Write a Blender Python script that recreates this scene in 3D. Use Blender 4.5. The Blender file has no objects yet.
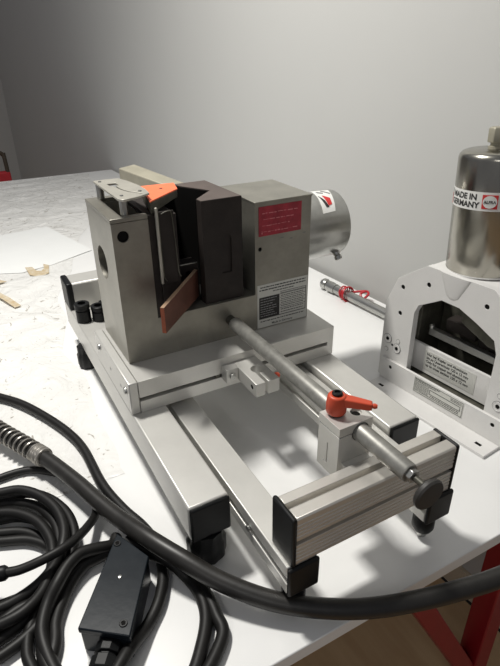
import bpy, bmesh, math, random
from mathutils import Vector, Matrix
random.seed(4)
C = bpy.context.scene.collection
PI = math.pi
DZ = 0.915            # everything is laid out from the machine's bed; the bed is 0.915 m above the floor
T = -0.165            # table top, in bed coordinates
FL = -DZ

# ------------------------------------------------------------------ materials
def mat(name, col, rough=.5, metal=0., noise=0., nscale=20., bump=0., bscale=60., coat=0., col2=None, stretch=None, spec=None):
    m = bpy.data.materials.new(name); m.use_nodes = True
    nt = m.node_tree; b = nt.nodes['Principled BSDF']
    b.inputs['Base Color'].default_value = (*col, 1)
    b.inputs['Roughness'].default_value = rough
    b.inputs['Metallic'].default_value = metal
    if coat: b.inputs['Coat Weight'].default_value = coat
    if spec is not None: b.inputs['Specular IOR Level'].default_value = spec
    tc = nt.nodes.new('ShaderNodeTexCoord')
    mp = nt.nodes.new('ShaderNodeMapping'); nt.links.new(tc.outputs['Object'], mp.inputs['Vector'])
    if stretch: mp.inputs['Scale'].default_value = stretch
    if noise:
        n = nt.nodes.new('ShaderNodeTexNoise'); n.inputs['Scale'].default_value = nscale; n.inputs['Detail'].default_value = 6
        n.inputs['Roughness'].default_value = .65
        nt.links.new(mp.outputs['Vector'], n.inputs['Vector'])
        r = nt.nodes.new('ShaderNodeValToRGB')
        c2 = col2 if col2 else tuple(max(0, c*(1-noise)) for c in col)
        r.color_ramp.elements[0].position = .35; r.color_ramp.elements[1].position = .65
        r.color_ramp.elements[0].color = (*c2, 1); r.color_ramp.elements[1].color = (*col, 1)
        nt.links.new(n.outputs['Fac'], r.inputs['Fac']); nt.links.new(r.outputs['Color'], b.inputs['Base Color'])
    if bump:
        n2 = nt.nodes.new('ShaderNodeTexNoise'); n2.inputs['Scale'].default_value = bscale; n2.inputs['Detail'].default_value = 4
        nt.links.new(mp.outputs['Vector'], n2.inputs['Vector'])
        bp = nt.nodes.new('ShaderNodeBump'); bp.inputs['Strength'].default_value = bump; bp.inputs['Distance'].default_value = .002
        nt.links.new(n2.outputs['Fac'], bp.inputs['Height']); nt.links.new(bp.outputs['Normal'], b.inputs['Normal'])
    return m

M = {}
M['alu'] = mat('anodised_aluminium', (.66,.65,.615), .36, .45, .05, 30, .03, 200)
M['alu_warm'] = mat('extruded_aluminium', (.66,.635,.59), .36, .6, .06, 40, .03, 200)
M['nickel'] = mat('nickel_plated_steel', (.36,.345,.30), .36, .7, .25, 14, .05, 60)
M['steel'] = mat('bright_steel', (.50,.50,.48), .28, .9, .2, 25, .03, 80)
M['tube'] = mat('grey_steel_tube', (.34,.335,.31), .45, .55, .3, 60, .05, 150)
M['khaki'] = mat('khaki_steel', (.42,.395,.31), .5, .4, .2, 18, .04, 60)
M['plate_grey'] = mat('satin_plate', (.54,.52,.46), .42, .6, .12, 30, .03, 90)
M['die'] = mat('dark_tool_steel', (.036,.029,.026), .6, .1, .3, 30, .04, 90, spec=.3)
M['dietop'] = mat('browned_steel', (.115,.09,.08), .55, .25, .2, 40)
M['hole'] = mat('recess_shade_black', (.008,.0075,.007), .8, spec=.1)  # near-black standing in for shade in holes and recesses; also black screws
M['black'] = mat('black_plastic', (.006,.0065,.007), .45, 0, .2, 40, spec=.3)
M['knob'] = mat('dark_grey_knob', (.030,.028,.026), .55)
M['rubber'] = mat('black_rubber', (.009,.0085,.008), .5, 0, .3, 70, .06, 200, spec=.35)
M['hose'] = mat('hose_rubber', (.020,.0185,.0165), .42, 0, .35, 50, .05, 150)
M['boxm'] = mat('dusty_black_plastic', (.005,.008,.012), .28, 0, .5, 18, .05, 80, col2=(.014,.018,.022), spec=.22)
M['orange'] = mat('orange_paint', (.95,.19,.08), .5, 0, .08, 40)
M['lever'] = mat('red_orange_plastic', (.60,.075,.03), .42, 0, .1, 30)
M['copper'] = mat('oxidised_copper', (.20,.085,.06), .45, .5, .35, 30, .03, 80)
M['coppercut'] = mat('cut_copper', (.42,.12,.06), .5, .4, .3, 80)
M['redst'] = mat('red_sticker', (.42,.03,.05), .35, 0, .45, 60, .1, 60, col2=(.26,.015,.03))
M['pink'] = mat('faded_pink_print', (.62,.2,.22), .5)
M['white_st'] = mat('white_sticker', (.78,.78,.75), .4)
M['grey_st'] = mat('grey_foil_label', (.62,.62,.58), .4, .1)
M['ink'] = mat('black_ink', (.02,.02,.02), .5)
M['greyink'] = mat('grey_ink', (.2,.2,.2), .5)
M['redink'] = mat('red_ink', (.6,.03,.03), .45)
M['whitepaint'] = mat('white_paint', (.76,.75,.73), .38, 0, .04, 25, .03, 120)
M['stainless'] = mat('brushed_stainless', (.40,.385,.34), .24, 1., .12, 40, .02, 60, stretch=(1,1,.05))
M['darkin'] = mat('dark_oily_steel', (.13,.125,.10), .5, .4, .5, 30)
M['redtie'] = mat('red_plastic', (.5,.02,.03), .4)
M['redpaint'] = mat('red_painted_steel', (.28,.012,.018), .4, .1, .1, 20)
M['redchair'] = mat('red_cloth', (.45,.02,.03), .7)
M['chairmetal'] = mat('dark_brown_metal', (.07,.055,.04), .5, .3)
M['springs'] = mat('spring_wire', (.36,.34,.31), .35, .6)
M['tape'] = mat('masking_tape', (.52,.40,.24), .6, 0, .4, 60, col2=(.66,.60,.48))
M['paper'] = mat('white_board', (.86,.87,.86), .5, 0, .03, 8)
M['whiteline'] = mat('white_print', (.35,.35,.35), .5)

# table laminate: white, faint grime
M['table'] = mat('white_laminate', (.84,.84,.83), .30, 0, .04, 5, 0, 60)
# wall paint
M['wall'] = mat('grey_white_wall_paint', (.52,.52,.505), .85, 0, .02, 1.5, .05, 90)
M['ceil'] = mat('ceiling_paint', (.7,.7,.69), .9)
M['skirt'] = mat('beige_skirting', (.60,.52,.40), .6)

def floor_mat():
    m = bpy.data.materials.new('worn_wood_floor'); m.use_nodes = True
    nt = m.node_tree; b = nt.nodes['Principled BSDF']; b.inputs['Roughness'].default_value = .6
    tc = nt.nodes.new('ShaderNodeTexCoord'); mp = nt.nodes.new('ShaderNodeMapping')
    mp.inputs['Scale'].default_value = (1.5, 9, 1)
    nt.links.new(tc.outputs['Object'], mp.inputs['Vector'])
    n = nt.nodes.new('ShaderNodeTexNoise'); n.inputs['Scale'].default_value = 2.2; n.inputs['Detail'].default_value = 8
    nt.links.new(mp.outputs['Vector'], n.inputs['Vector'])
    r = nt.nodes.new('ShaderNodeValToRGB')
    r.color_ramp.elements[0].position = .3; r.color_ramp.elements[1].position = .7
    r.color_ramp.elements[0].color = (.44,.29,.165,1); r.color_ramp.elements[1].color = (.58,.42,.25,1)
    nt.links.new(n.outputs['Fac'], r.inputs['Fac']); nt.links.new(r.outputs['Color'], b.inputs['Base Color'])
    return m
M['floor'] = floor_mat()

def film_mat():
    """thin wrinkled plastic film with dirt marks of their own"""
    m = bpy.data.materials.new('wrinkled_white_film'); m.use_nodes = True
    nt = m.node_tree; b = nt.nodes['Principled BSDF']; b.inputs['Roughness'].default_value = .33
    tc = nt.nodes.new('ShaderNodeTexCoord')
    n = nt.nodes.new('ShaderNodeTexNoise'); n.inputs['Scale'].default_value = 9; n.inputs['Detail'].default_value = 10; n.inputs['Roughness'].default_value = .75
    n.inputs['Distortion'].default_value = 1.2
    nt.links.new(tc.outputs['Object'], n.inputs['Vector'])
    r = nt.nodes.new('ShaderNodeValToRGB')
    e = r.color_ramp.elements
    e[0].position = .28; e[0].color = (.24,.21,.17,1)
    e[1].position = .38; e[1].color = (.76,.755,.73,1)
    k = e.new(.5); k.color = (.79,.785,.765,1)
    k = e.new(.72); k.color = (.84,.84,.82,1)
    nt.links.new(n.outputs['Fac'], r.inputs['Fac'])
    # small scribbled dirt marks
    v = nt.nodes.new('ShaderNodeTexNoise'); v.inputs['Scale'].default_value = 28; v.inputs['Detail'].default_value = 5; v.inputs['Distortion'].default_value = 2.
    nt.links.new(tc.outputs['Object'], v.inputs['Vector'])
    r2 = nt.nodes.new('ShaderNodeValToRGB'); r2.color_ramp.elements[0].position = .635; r2.color_ramp.elements[1].position = .69
    r2.color_ramp.elements[0].color = (0,0,0,1); r2.color_ramp.elements[1].color = (.8,.8,.8,1)
    nt.links.new(v.outputs['Fac'], r2.inputs['Fac'])
    mx = nt.nodes.new('ShaderNodeMixRGB'); mx.inputs['Color2'].default_value = (.28,.25,.2,1)
    nt.links.new(r2.outputs['Color'], mx.inputs['Fac']); nt.links.new(r.outputs['Color'], mx.inputs['Color1'])
    nt.links.new(mx.outputs['Color'], b.inputs['Base Color'])
    w = nt.nodes.new('ShaderNodeTexNoise'); w.inputs['Scale'].default_value = 10; w.inputs['Detail'].default_value = 5; w.inputs['Distortion'].default_value = 2.5
    nt.links.new(tc.outputs['Object'], w.inputs['Vector'])
    bp = nt.nodes.new('ShaderNodeBump'); bp.inputs['Strength'].default_value = .65; bp.inputs['Distance'].default_value = .014
    nt.links.new(w.outputs['Fac'], bp.inputs['Height']); nt.links.new(bp.outputs['Normal'], b.inputs['Normal'])
    return m
M['film'] = film_mat()

# ------------------------------------------------------------------ mesh helpers (bed coordinates)
def B(): return bmesh.new()
def box(bm, x0, x1, y0, y1, z0, z1):
    vs = [bm.verts.new((x, y, z)) for x in (x0, x1) for y in (y0, y1) for z in (z0, z1)]
    for f in ((0,1,3,2),(4,6,7,5),(0,4,5,1),(2,3,7,6),(0,2,6,4),(1,5,7,3)):
        bm.faces.new([vs[i] for i in f])
    return bm
def hexa(bm, bot, top):
    """closed solid between two polygons with the same vertex count"""
    a = [bm.verts.new(p) for p in bot]; b = [bm.verts.new(p) for p in top]; n = len(a)
    bm.faces.new(a[::-1]); bm.faces.new(b)
    for i in range(n): bm.faces.new((a[i], a[(i+1) % n], b[(i+1) % n], b[i]))
    return bm
def prism(bm, pts, axis, lo, hi):
    def P(p, h):
        if axis == 'z': return (p[0], p[1], h)
        if axis == 'x': return (h, p[0], p[1])
        return (p[0], h, p[1])
    return hexa(bm, [P(p, lo) for p in pts], [P(p, hi) for p in pts])
def cyl(bm, p0, p1, r, seg=24, r1=None):
    p0 = Vector(p0); p1 = Vector(p1); d = (p1-p0).normalized()
    a = d.orthogonal().normalized(); b = d.cross(a); r1 = r if r1 is None else r1
    A = [p0 + r*(a*math.cos(t)+b*math.sin(t)) for t in [2*PI*i/seg for i in range(seg)]]
    Q = [p1 + r1*(a*math.cos(t)+b*math.sin(t)) for t in [2*PI*i/seg for i in range(seg)]]
    return hexa(bm, A, Q)
def lathe(bm, prof, origin, axis=(0,0,1), seg=40):
    """prof: list of (radius, height) along the axis; closed with caps"""
    o = Vector(origin); d = Vector(axis).normalized(); a = d.orthogonal().normalized(); b = d.cross(a)
    rings = []
    for r, h in prof:
        rings.append([bm.verts.new(o + d*h + r*(a*math.cos(t)+b*math.sin(t))) for t in [2*PI*i/seg for i in range(seg)]])
    for k in range(len(rings)-1):
        for i in range(seg):
            bm.faces.new((rings[k][i], rings[k][(i+1) % seg], rings[k+1][(i+1) % seg], rings[k+1][i]))
    bm.faces.new(rings[0][::-1]); bm.faces.new(rings[-1])
    return bm
def smooth_path(pts, n=8):
    P = [Vector(p) for p in pts]; out = []
    for i in range(len(P)-1):
        p0 = P[max(i-1, 0)]; p1 = P[i]; p2 = P[i+1]; p3 = P[min(i+2, len(P)-1)]
        for k in range(n):
            t = k/n
            out.append(.5*((2*p1)+(-p0+p2)*t+(2*p0-5*p1+4*p2-p3)*t*t+(-p0+3*p1-3*p2+p3)*t**3))
    out.append(P[-1]); return out
def tube(bm, pts, r, seg=14, n=8, smooth=True):
    P = smooth_path(pts, n) if smooth else [Vector(p) for p in pts]
    prev = None; rings = []
    for i, p in enumerate(P):
        d = (P[min(i+1, len(P)-1)]-P[max(i-1, 0)]).normalized()
        if prev is None: a = d.orthogonal().normalized()
        else: a = (prev - d*prev.dot(d)).normalized()
        prev = a; b = d.cross(a)
        rings.append([bm.verts.new(p + r*(a*math.cos(t)+b*math.sin(t))) for t in [2*PI*j/seg for j in range(seg)]])
    for k in range(len(rings)-1):
        for j in range(seg):
            bm.faces.new((rings[k][j], rings[k][(j+1) % seg], rings[k+1][(j+1) % seg], rings[k+1][j]))
    bm.faces.new(rings[0][::-1]); bm.faces.new(rings[-1])
    return bm
def grooved(x0, x1, z0, z1, top=(), front=(), back=(), r=0.0):
    """cross-section (u,z) polygon of an aluminium extrusion; grooves given as (centre, width, depth)"""
    pts = [(x0+r, z0), (x1-r, z0), (x1, z0+r)]
    for c, w, d in sorted(front): pts += [(x1, c-w/2), (x1-d, c-w/2), (x1-d, c+w/2), (x1, c+w/2)]
    pts += [(x1, z1-r), (x1-r, z1)]
    for c, w, d in sorted(top, reverse=True): pts += [(c+w/2, z1), (c+w/2, z1-d), (c-w/2, z1-d), (c-w/2, z1)]
    pts += [(x0+r, z1), (x0, z1-r)]
    for c, w, d in sorted(back, reverse=True): pts += [(x0, c+w/2), (x0+d, c+w/2), (x0+d, c-w/2), (x0, c-w/2)]
    pts += [(x0, z0+r)]
    return pts
def cut(bm, *cutters):
    """bmesh boolean difference through evaluated modifiers, returns a new bmesh"""
    me = bpy.data.meshes.new('tmp'); bmesh.ops.recalc_face_normals(bm, faces=bm.faces); bm.to_mesh(me)
    o = bpy.data.objects.new('tmp', me); C.objects.link(o); tmp = [o]
    for c in cutters:
        bmesh.ops.recalc_face_normals(c, faces=c.faces)
        mc = bpy.data.meshes.new('tmpc'); c.to_mesh(mc); oc = bpy.data.objects.new('tmpc', mc); C.objects.link(oc); tmp.append(oc)
        md = o.modifiers.new('b', 'BOOLEAN'); md.operation = 'DIFFERENCE'; md.object = oc; md.solver = 'EXACT'
    bpy.context.view_layer.update()
    dg = bpy.context.evaluated_depsgraph_get()
    res = bpy.data.meshes.new_from_object(o.evaluated_get(dg))
    out = bmesh.new(); out.from_mesh(res)
    for t in tmp:
        bpy.data.objects.remove(t, do_unlink=True)
    bpy.data.meshes.remove(res)
    return out
_txt = {}
def text(bm, s, size, fn, bold=0.0, align='LEFT', sx=1.0):
    """lettering as thin mesh mapped by fn(x, y, h)"""
    cu = bpy.data.curves.new('t', 'FONT'); cu.body = s; cu.size = size; cu.align_x = align; cu.offset = bold*size; cu.extrude = .0
    o = bpy.data.objects.new('t', cu); C.objects.link(o); bpy.context.view_layer.update()
    dg = bpy.context.evaluated_depsgraph_get()
    me = bpy.data.meshes.new_from_object(o.evaluated_get(dg))
    t = bmesh.new(); t.from_mesh(me)
    bmesh.ops.subdivide_edges(t, edges=[e for e in t.edges if e.calc_length() > size*.5], cuts=2)
    vm = {v.index: bm.verts.new(fn(v.co.x*sx, v.co.y)) for v in t.verts}
    for f in t.faces:
        try: bm.faces.new([vm[v.index] for v in f.verts])
        except ValueError: pass
    t.free(); bpy.data.objects.remove(o, do_unlink=True); bpy.data.meshes.remove(me)
    return bm

def world(o):
    v = Vector((0,0,0)); p = o
    while p is not None: v += p.location; p = p.parent
    return v
def obj(name, bm, m, parent=None, bevel=0, origin=None, xf=None, recalc=True, smooth=35, seg=2, **kw):
    if xf is not None: bmesh.ops.transform(bm, matrix=xf, verts=bm.verts)
    if recalc: bmesh.ops.recalc_face_normals(bm, faces=bm.faces)
    base = world(parent) if parent is not None else (Vector(origin)+Vector((0,0,DZ)) if origin is not None else Vector((0,0,0)))
    bmesh.ops.translate(bm, vec=Vector((0,0,DZ))-base, verts=bm.verts)
    me = bpy.data.meshes.new(name); bm.to_mesh(me); bm.free()
    me.materials.append(M[m] if isinstance(m, str) else m)
    for p in me.polygons: p.use_smooth = True
    me.set_sharp_from_angle(angle=math.radians(smooth))
    o = bpy.data.objects.new(name, me); C.objects.link(o)
    if parent is not None: o.parent = parent
    else: o.location = base
    if bevel:
        md = o.modifiers.new('bevel', 'BEVEL'); md.width = bevel; md.segments = seg; md.limit_method = 'ANGLE'; md.angle_limit = math.radians(40)
    for k, v in kw.items(): o[k] = v
    return o
def thing(name, label, cat, loc, group=None):
    o = bpy.data.objects.new(name, None); C.objects.link(o); o.location = Vector(loc)+Vector((0,0,DZ))
    o.empty_display_size = .05
    o['label'] = label; o['category'] = cat
    if group: o['group'] = group
    return o
def single(name, bm, m, label, cat, group=None, origin=(0,0,0), **kw):
    o = obj(name, bm, m, None, origin=origin, **kw); o['label'] = label; o['category'] = cat
    if group: o['group'] = group
    return o
def struct(name, bm, m, **kw):
    return obj(name, bm, m, None, origin=(0,0,FL), kind='structure', **kw)

# ------------------------------------------------------------------ the room
def wv(u): return .808 + .058*(u-.15)          # the long wall runs almost along the table
XL, XR = -5.6, 3.4
struct('floor', box(B(), XL, XR, -3.6, 1.2, FL-.05, FL), 'floor')
struct('wall_right', hexa(B(), [(XL, wv(XL), FL), (XR, wv(XR), FL), (XR, wv(XR)+.12, FL), (XL, wv(XL)+.12, FL)],
     [(XL, wv(XL), 1.75), (XR, wv(XR), 1.75), (XR, wv(XR)+.12, 1.75), (XL, wv(XL)+.12, 1.75)]), 'wall')
struct('wall_back', box(B(), XL-.12, XL, -3.6, 1.2, FL, 1.75), 'wall')
struct('baseboard_right', hexa(B(), [(XL, wv(XL)-.012, FL+.004), (XR, wv(XR)-.012, FL+.004), (XR, wv(XR)-.0005, FL+.004), (XL, wv(XL)-.0005, FL+.004)],
     [(XL, wv(XL)-.012, FL+.085), (XR, wv(XR)-.012, FL+.085), (XR, wv(XR)-.0005, FL+.085), (XL, wv(XL)-.0005, FL+.085)]), 'skirt')
struct('trim_1', hexa(B(), [(XL, wv(XL)-.018, FL+.0002), (XR, wv(XR)-.018, FL+.0002), (XR, wv(XR)-.0005, FL+.0002), (XL, wv(XL)-.0005, FL+.0002)],
     [(XL, wv(XL)-.018, FL+.003), (XR, wv(XR)-.018, FL+.003), (XR, wv(XR)-.0005, FL+.003), (XL, wv(XL)-.0005, FL+.003)]), 'ink')

# ------------------------------------------------------------------ work table
tab = thing('work_table', 'long white-topped work table on red steel legs carrying both machines', 'table', (-1, 0, FL))
obj('tabletop', prism(B(), [(-2.45,-1.15), (.442,-1.15), (.448,.40), (.448,wv(.448)-.022), (-2.45,.645)], 'z', T-.022, T), 'table', tab, bevel=.0015)
def leg(u, v):
    return obj('leg', box(B(), u-.022, u+.022, v-.022, v+.022, FL, T-.022), 'redpaint', tab, bevel=.003)
for u, v in ((.385,.535), (.385,-1.0), (-2.3,.5), (-2.3,-1.0)): leg(u, v)
def brace(p, q):
    d = (Vector(q)-Vector(p)).normalized(); s = Vector((1,0,0)); n = d.cross(s)
    c = [Vector(p)+s*a*.018+n*b*.018 for a, b in ((-1,-1),(1,-1),(1,1),(-1,1))]
    e = [Vector(q)+s*a*.018+n*b*.018 for a, b in ((-1,-1),(1,-1),(1,1),(-1,1))]
    obj('brace', hexa(B(), c, e), 'redpaint', tab, bevel=.003)
brace((.385,.24,T-.04), (.385,.515,-.70)); brace((.385,-.70,T-.04), (.385,-.98,-.70))
obj('frame_rail', box(B(), .362,.398, -.95,.50, T-.062, T-.024), 'redpaint', tab, bevel=.003)
obj('frame_rail', box(B(), -2.318,-2.282, -.95,.50, T-.062, T-.024), 'redpaint', tab, bevel=.003)

# wrinkled plastic film on the left half of the table
def film():
    bm = B(); nu, nv = 150, 70
    u0, u1 = -2.42, .06
    def vmax(u):
        pts = [(-2.42,.50), (-1.75,.40), (-1.2,.17), (-.7,.0), (-.40,-.042), (.0,-.042), (.06,-.055)]
        for (a, x), (b, y) in zip(pts, pts[1:]):
            if a <= u <= b: return x+(y-x)*(u-a)/(b-a)
        return -.05
    from mathutils import noise
    rows = []
    for i in range(nu+1):
        u = u0+(u1-u0)*i/nu; row = []
        vm = vmax(u) + .02*noise.noise(Vector((u*6, 3, 0)))
        for j in range(nv+1):
            v = -.75+(vm+.75)*j/nv
            q = Vector((u*3.2, v*3.2, 0))
            h = abs(noise.noise(q + Vector((noise.noise(q*1.7)*1.2, noise.noise(q*1.9+Vector((5,5,0)))*1.2, 0))))
            w = max(0, 1-h*5)**1.5*.0050
            h2 = abs(noise.noise(q*3.1+Vector((9,2,0)))); w += max(0, 1-h2*5)*.0022
            if -1.50 < u < -.92 and -.36 < v < .22: w *= .12
            w *= min(1, (nv-j)/5)
            near = min(1, max(.25, (-.02-u)/.25)) if v > -.35 else 1
            row.append(bm.verts.new((u, v, T+.0006+w*near)))
        rows.append(row)
    for i in range(nu):
        for j in range(nv):
            bm.faces.new((rows[i][j], rows[i+1][j], rows[i+1][j+1], rows[i][j+1]))
    return bm
single('plastic_film', film(), 'film', 'wrinkled dirty white plastic film spread over the left side of the table', 'plastic sheet', origin=(-1,-.2,T), smooth=180)
single('white_board', prism(B(), [(-1.39,-.30), (-1.45,.1015), (-1.08,.187), (-1.0,.036), (-.976,-.06), (-1.08,-.30)], 'z', T+.0022, T+.0034), 'paper',
       'clean flat white board lying on the plastic film', 'board', origin=(-1.2,0,T), bevel=.0002)
single('masking_tape', prism(B(), [(-1.014,-.045), (-.936,-.042), (-.903,-.017), (-.924,.013), (-.998,.026), (-1.016,.012), (-.976,.007), (-.955,-.004), (-.964,-.018), (-1.006,-.024)], 'z', T+.0044, T+.0052),
       'tape', 'crumpled crescent of beige masking tape at the edge of the white board', 'tape', origin=(-.98,0,T))
def strip(a, b, w):
    a = Vector(a); b = Vector(b); n = (b-a).cross(Vector((0,0,1))).normalized()*w
    mid = (a+b)/2+Vector((0,0,.003))
    bm = B(); rows = [[bm.verts.new(p+s*n+Vector((0,0,dz))) for s in (-1,1) for dz in (0,.0008)] for p in (a, mid, b)]
    for r, s in zip(rows, rows[1:]):
        for i, j in ((0,1),(1,3),(3,2),(2,0)): bm.faces.new((r[i], r[j], s[j], s[i]))
    bm.faces.new([rows[0][i] for i in (0,1,3,2)]); bm.faces.new([rows[-1][i] for i in (0,1,3,2)])
    return bm
single('tape_strip', strip((-.83,-.15,T+.008), (-.705,-.108,T+.007), .009), 'tape', 'narrow straight strip of brown tape on the film at the left edge', 'tape', origin=(-.77,-.12,T))
single('tape_scrap', prism(B(), [(-.97,-.16), (-.91,-.112), (-.905,-.15)], 'z', T+.007, T+.0085), 'tape', 'small brown triangular tape scrap below the white board', 'tape', origin=(-.93,-.14,T))

# ------------------------------------------------------------------ busbar machine
mc = thing('busbar_machine', 'busbar bending machine with steel housing on an aluminium profile frame', 'machine', (.1, .17, T))
S0, S1 = -.115, -.058        # side beams
R1 = -.0702                  # top of the sliding rails
def capbox(bm, x0, x1, y0, y1, z0, z1): return box(bm, x0, x1, y0, y1, z0, z1)
for v0, v1, sgn in ((-.0212,.036,1), (.3105,.368,-1)):
    b = B(); inner = v1 if sgn > 0 else v0
    # square tube along u with a slot on its inner side
    pts = [(v0,S0), (v1,S0), (v1,S1), (v0,S1)]
    prism(b, pts, 'x', -.445, .282)
    sb = obj('side_beam', b, 'alu', mc, bevel=.003)
    obj('end_cap', box(B(), .282, .288, v0+.0003, v1-.0003, S0+.0003, S1-.0003), 'black', sb, bevel=.004, seg=3)
    obj('end_cap', box(B(), -.449, -.445, v0+.0003, v1-.0003, S0+.0003, S1-.0003), 'black', sb, bevel=.003)
for v0, v1 in ((.0465,.0885), (.2650,.3070)):
    b = B()
    pts = [(v0,S0), (v1,S0), (v1,R1), (v0,R1), (v0,-.088), (v0+.006,-.088), (v0+.006,-.099), (v0,-.099)]
    prism(b, pts, 'x', -.30, .408)
    sr = obj('sliding_rail', b, 'alu', mc, bevel=.0012)
    obj('end_cap', box(B(), .408, .4145, v0-.0008, v1+.0008, S0-.001, R1-.0003), 'black', sr, bevel=.004, seg=3)
# screw in the rail's slot beside the left cap
obj('slot_screw', lathe(B(), [(.0045,0), (.0045,.003), (.002,.004)], (.318,.0465,-.0925), (0,-1,0), 20), 'steel', mc)
# feet
def foot(u, v, r):
    f = obj('foot', lathe(B(), [(r*.75,0), (r,.004), (r,.018), (r*.82,.022), (r*.82,.032), (r*.6,.034), (r*.6,S0-T-.0005)], (u,v,T+.0003), seg=28), 'black', mc)
    return f
def ribbed_foot(u, v, r):
    b = B(); n = 40; ring = []
    for (h, k) in ((0,.9), (.006,1), (.03,1.0), (.034,.9), (S0-T-.0005,.9)):
        ring.append([b.verts.new((u+r*k*(1+.04*math.cos(10*t))*math.cos(t), v+r*k*(1+.04*math.cos(10*t))*math.sin(t), T+.0003+h)) for t in [2*PI*i/n for i in range(n)]])
    for p, q in zip(ring, ring[1:]):
        for i in range(n): b.faces.new((p[i], p[(i+1)%n], q[(i+1)%n], q[i]))
    b.faces.new(ring[0][::-1]); b.faces.new(ring[-1])
    return obj('foot', b, 'black', mc)
ribbed_foot(.268,.006,.0265); ribbed_foot(-.315,-.012,.0225); ribbed_foot(.258,.340,.024); ribbed_foot(-.315,.340,.021)
for v in (.0675,.286):
    f = obj('foot', lathe(B(), [(.013,.014), (.0155,.02), (.0155,.034), (.012,.04), (.012,S0-T-.0005)], (.392,v,T), seg=24), 'black', mc)
    obj('foot_stud', lathe(B(), [(.006,0), (.0075,.003), (.0075,.009), (.005,.011), (.005,.0135)], (.392,v,T+.0003), seg=20), 'steel', f)
# front and rear cross bars
HB = .0036
fr = [(R1+.0737*k, .0016, .0012) for k in (.12,.2,.28,.36,.62,.70,.78,.86)] + [(R1+.0737*.49, .0065, .009)]
xb = obj('front_crossbar', prism(B(), grooved(.369,.4103,R1,HB, top=[(.3885,.0085,.010)], front=fr, back=[(R1+.037,.0075,.008)], r=.002), 'y', .057, .2985), 'alu_warm', mc, bevel=.0006)
obj('end_cap', box(B(), .3662,.4123, .0505,.057, R1-.0002,HB+.0012), 'black', xb, bevel=.0035, seg=3)
obj('end_cap', box(B(), .3682,.4113, .2985,.3045, R1-.0002,HB+.0012), 'black', xb, bevel=.0035, seg=3)
rb = obj('rear_crossbar', prism(B(), grooved(-.445,-.385,S1,HB, top=[], front=[], back=[], r=.003), 'y', -.008, .352), 'alu', mc, bevel=.0006)
obj('end_cap', box(B(), -.4475,-.3825, -.0215,-.008, S1,HB+.0015), 'black', rb, bevel=.004, seg=3)
obj('end_cap', box(B(), -.4455,-.3845, .352,.358, S1,HB+.0015), 'black', rb, bevel=.004, seg=3)
# bed block under the housing
bed = B()
prism(bed, grooved(-.148,.0584,S1+.0003,0, front=[], r=.0), 'y', -.0058, .3684)
bed = cut(bed, box(B(), .0460,.07, -.02,.3555, -.0365,-.0295), box(B(), .05,.07, .352,.3555,-.0365,-.0295))
bd = obj('bed_beam', bed, 'alu', mc, bevel=.0022)
obj('slot_channel', box(B(), .0462,.0475, -.005,.354, -.0363,-.0297), 'darkin', bd)
ep = cut(box(B(), -.148,.0584, -.0212,-.0062, S1+.0003,.0004), *[cyl(B(), (u,-.03,z), (u,-.012,z), .0025, 16) for u, z in ((-.052,-.030), (.008,-.030))])
ep = obj('end_plate', ep, 'alu', mc, bevel=.002)
for u, z in ((-.118,-.020), (.0385,-.022)):
    obj('dome_bolt', lathe(B(), [(.0066,0), (.0066,.001), (.0055,.003), (.003,.0042)], (u,-.0212,z), (0,-1,0), 20), 'steel', ep)
# knurled clamp bushings at the rear left of the frame
for u, v, h in ((-.318,-.006,.042), (-.308,.025,.034)):
    b = B(); lathe(b, [(.0150,0), (.0150,h*.60), (.0132,h*.64), (.0132,h*.70), (.0158,h*.74), (.0158,h*.97), (.0145,h), (.0085,h), (.0085,h-.008)], (u,v,S1+.0003), seg=30)
    obj('locking_knob', b, 'black', mc)
obj('rear_bracket', box(B(), -.345,-.28, .034,.046, S1+.0003,-.03), 'black', mc, bevel=.002)

# ---- housing
W = .3477
prof = [(0,.0004), (W,.0004), (W,.2301), (.2364,.2301), (.2364,.070), (.056,.070), (.056,.2332), (0,.2332)]
hs = B(); prism(hs, prof, 'x', -.143, 0)
hs = cut(hs, cyl(B(), (-.083,-.05,.150), (-.083,.040,.150), .0275, 40), cyl(B(), (.02,.0161,.2127), (-.03,.0161,.2127), .0088, 28),
         cyl(B(), (.02,.2462,.152), (-.02,.2462,.152), .0038, 16), box(B(), -.13,-.012, .02,.0545, .205,.30))
hs = obj('housing', hs, 'nickel', mc, bevel=.0008)
obj('bore_shade', cyl(B(), (-.083,.013,.150), (-.083,.0395,.150), .0272, 32), 'hole', hs)  # near-black plugs: the shade inside the bores is put into the colour
obj('bore_shade', cyl(B(), (-.0025,.0161,.2127), (-.0290,.0161,.2127), .0086, 28), 'hole', hs)
obj('bore_shade', cyl(B(), (-.0015,.2462,.152), (-.019,.2462,.152), .0037, 16), 'hole', hs)
ck = prism(B(), [(-.143,.0561), (-.143,.0675), (-.0005,.0675), (-.0005,.0561)], 'z', .0702, .2385)
obj('cheek', ck, 'die', hs, bevel=.0005)
# lid of the left column: frame around the opening
ld = cut(box(B(), -.1438,.0008, -.0008,.0558, .2342,.2402), box(B(), -.131,-.011, .0195,.0600, .22,.25))
obj('lid', ld, 'nickel', hs, bevel=.0006)
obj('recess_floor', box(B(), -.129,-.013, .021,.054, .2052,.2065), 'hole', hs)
obj('motor_lid', box(B(), -.1335,.0012, .2356,.3490, .2303,.2332), 'nickel', hs, bevel=.0006)
# rear arm carrying the hydraulic block
obj('rear_arm', prism(B(), [(-.362,.1205), (-.386,.162), (-.1455,.186), (-.1455,.150)], 'z', .004, .240), 'khaki', mc, bevel=.002)
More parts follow.
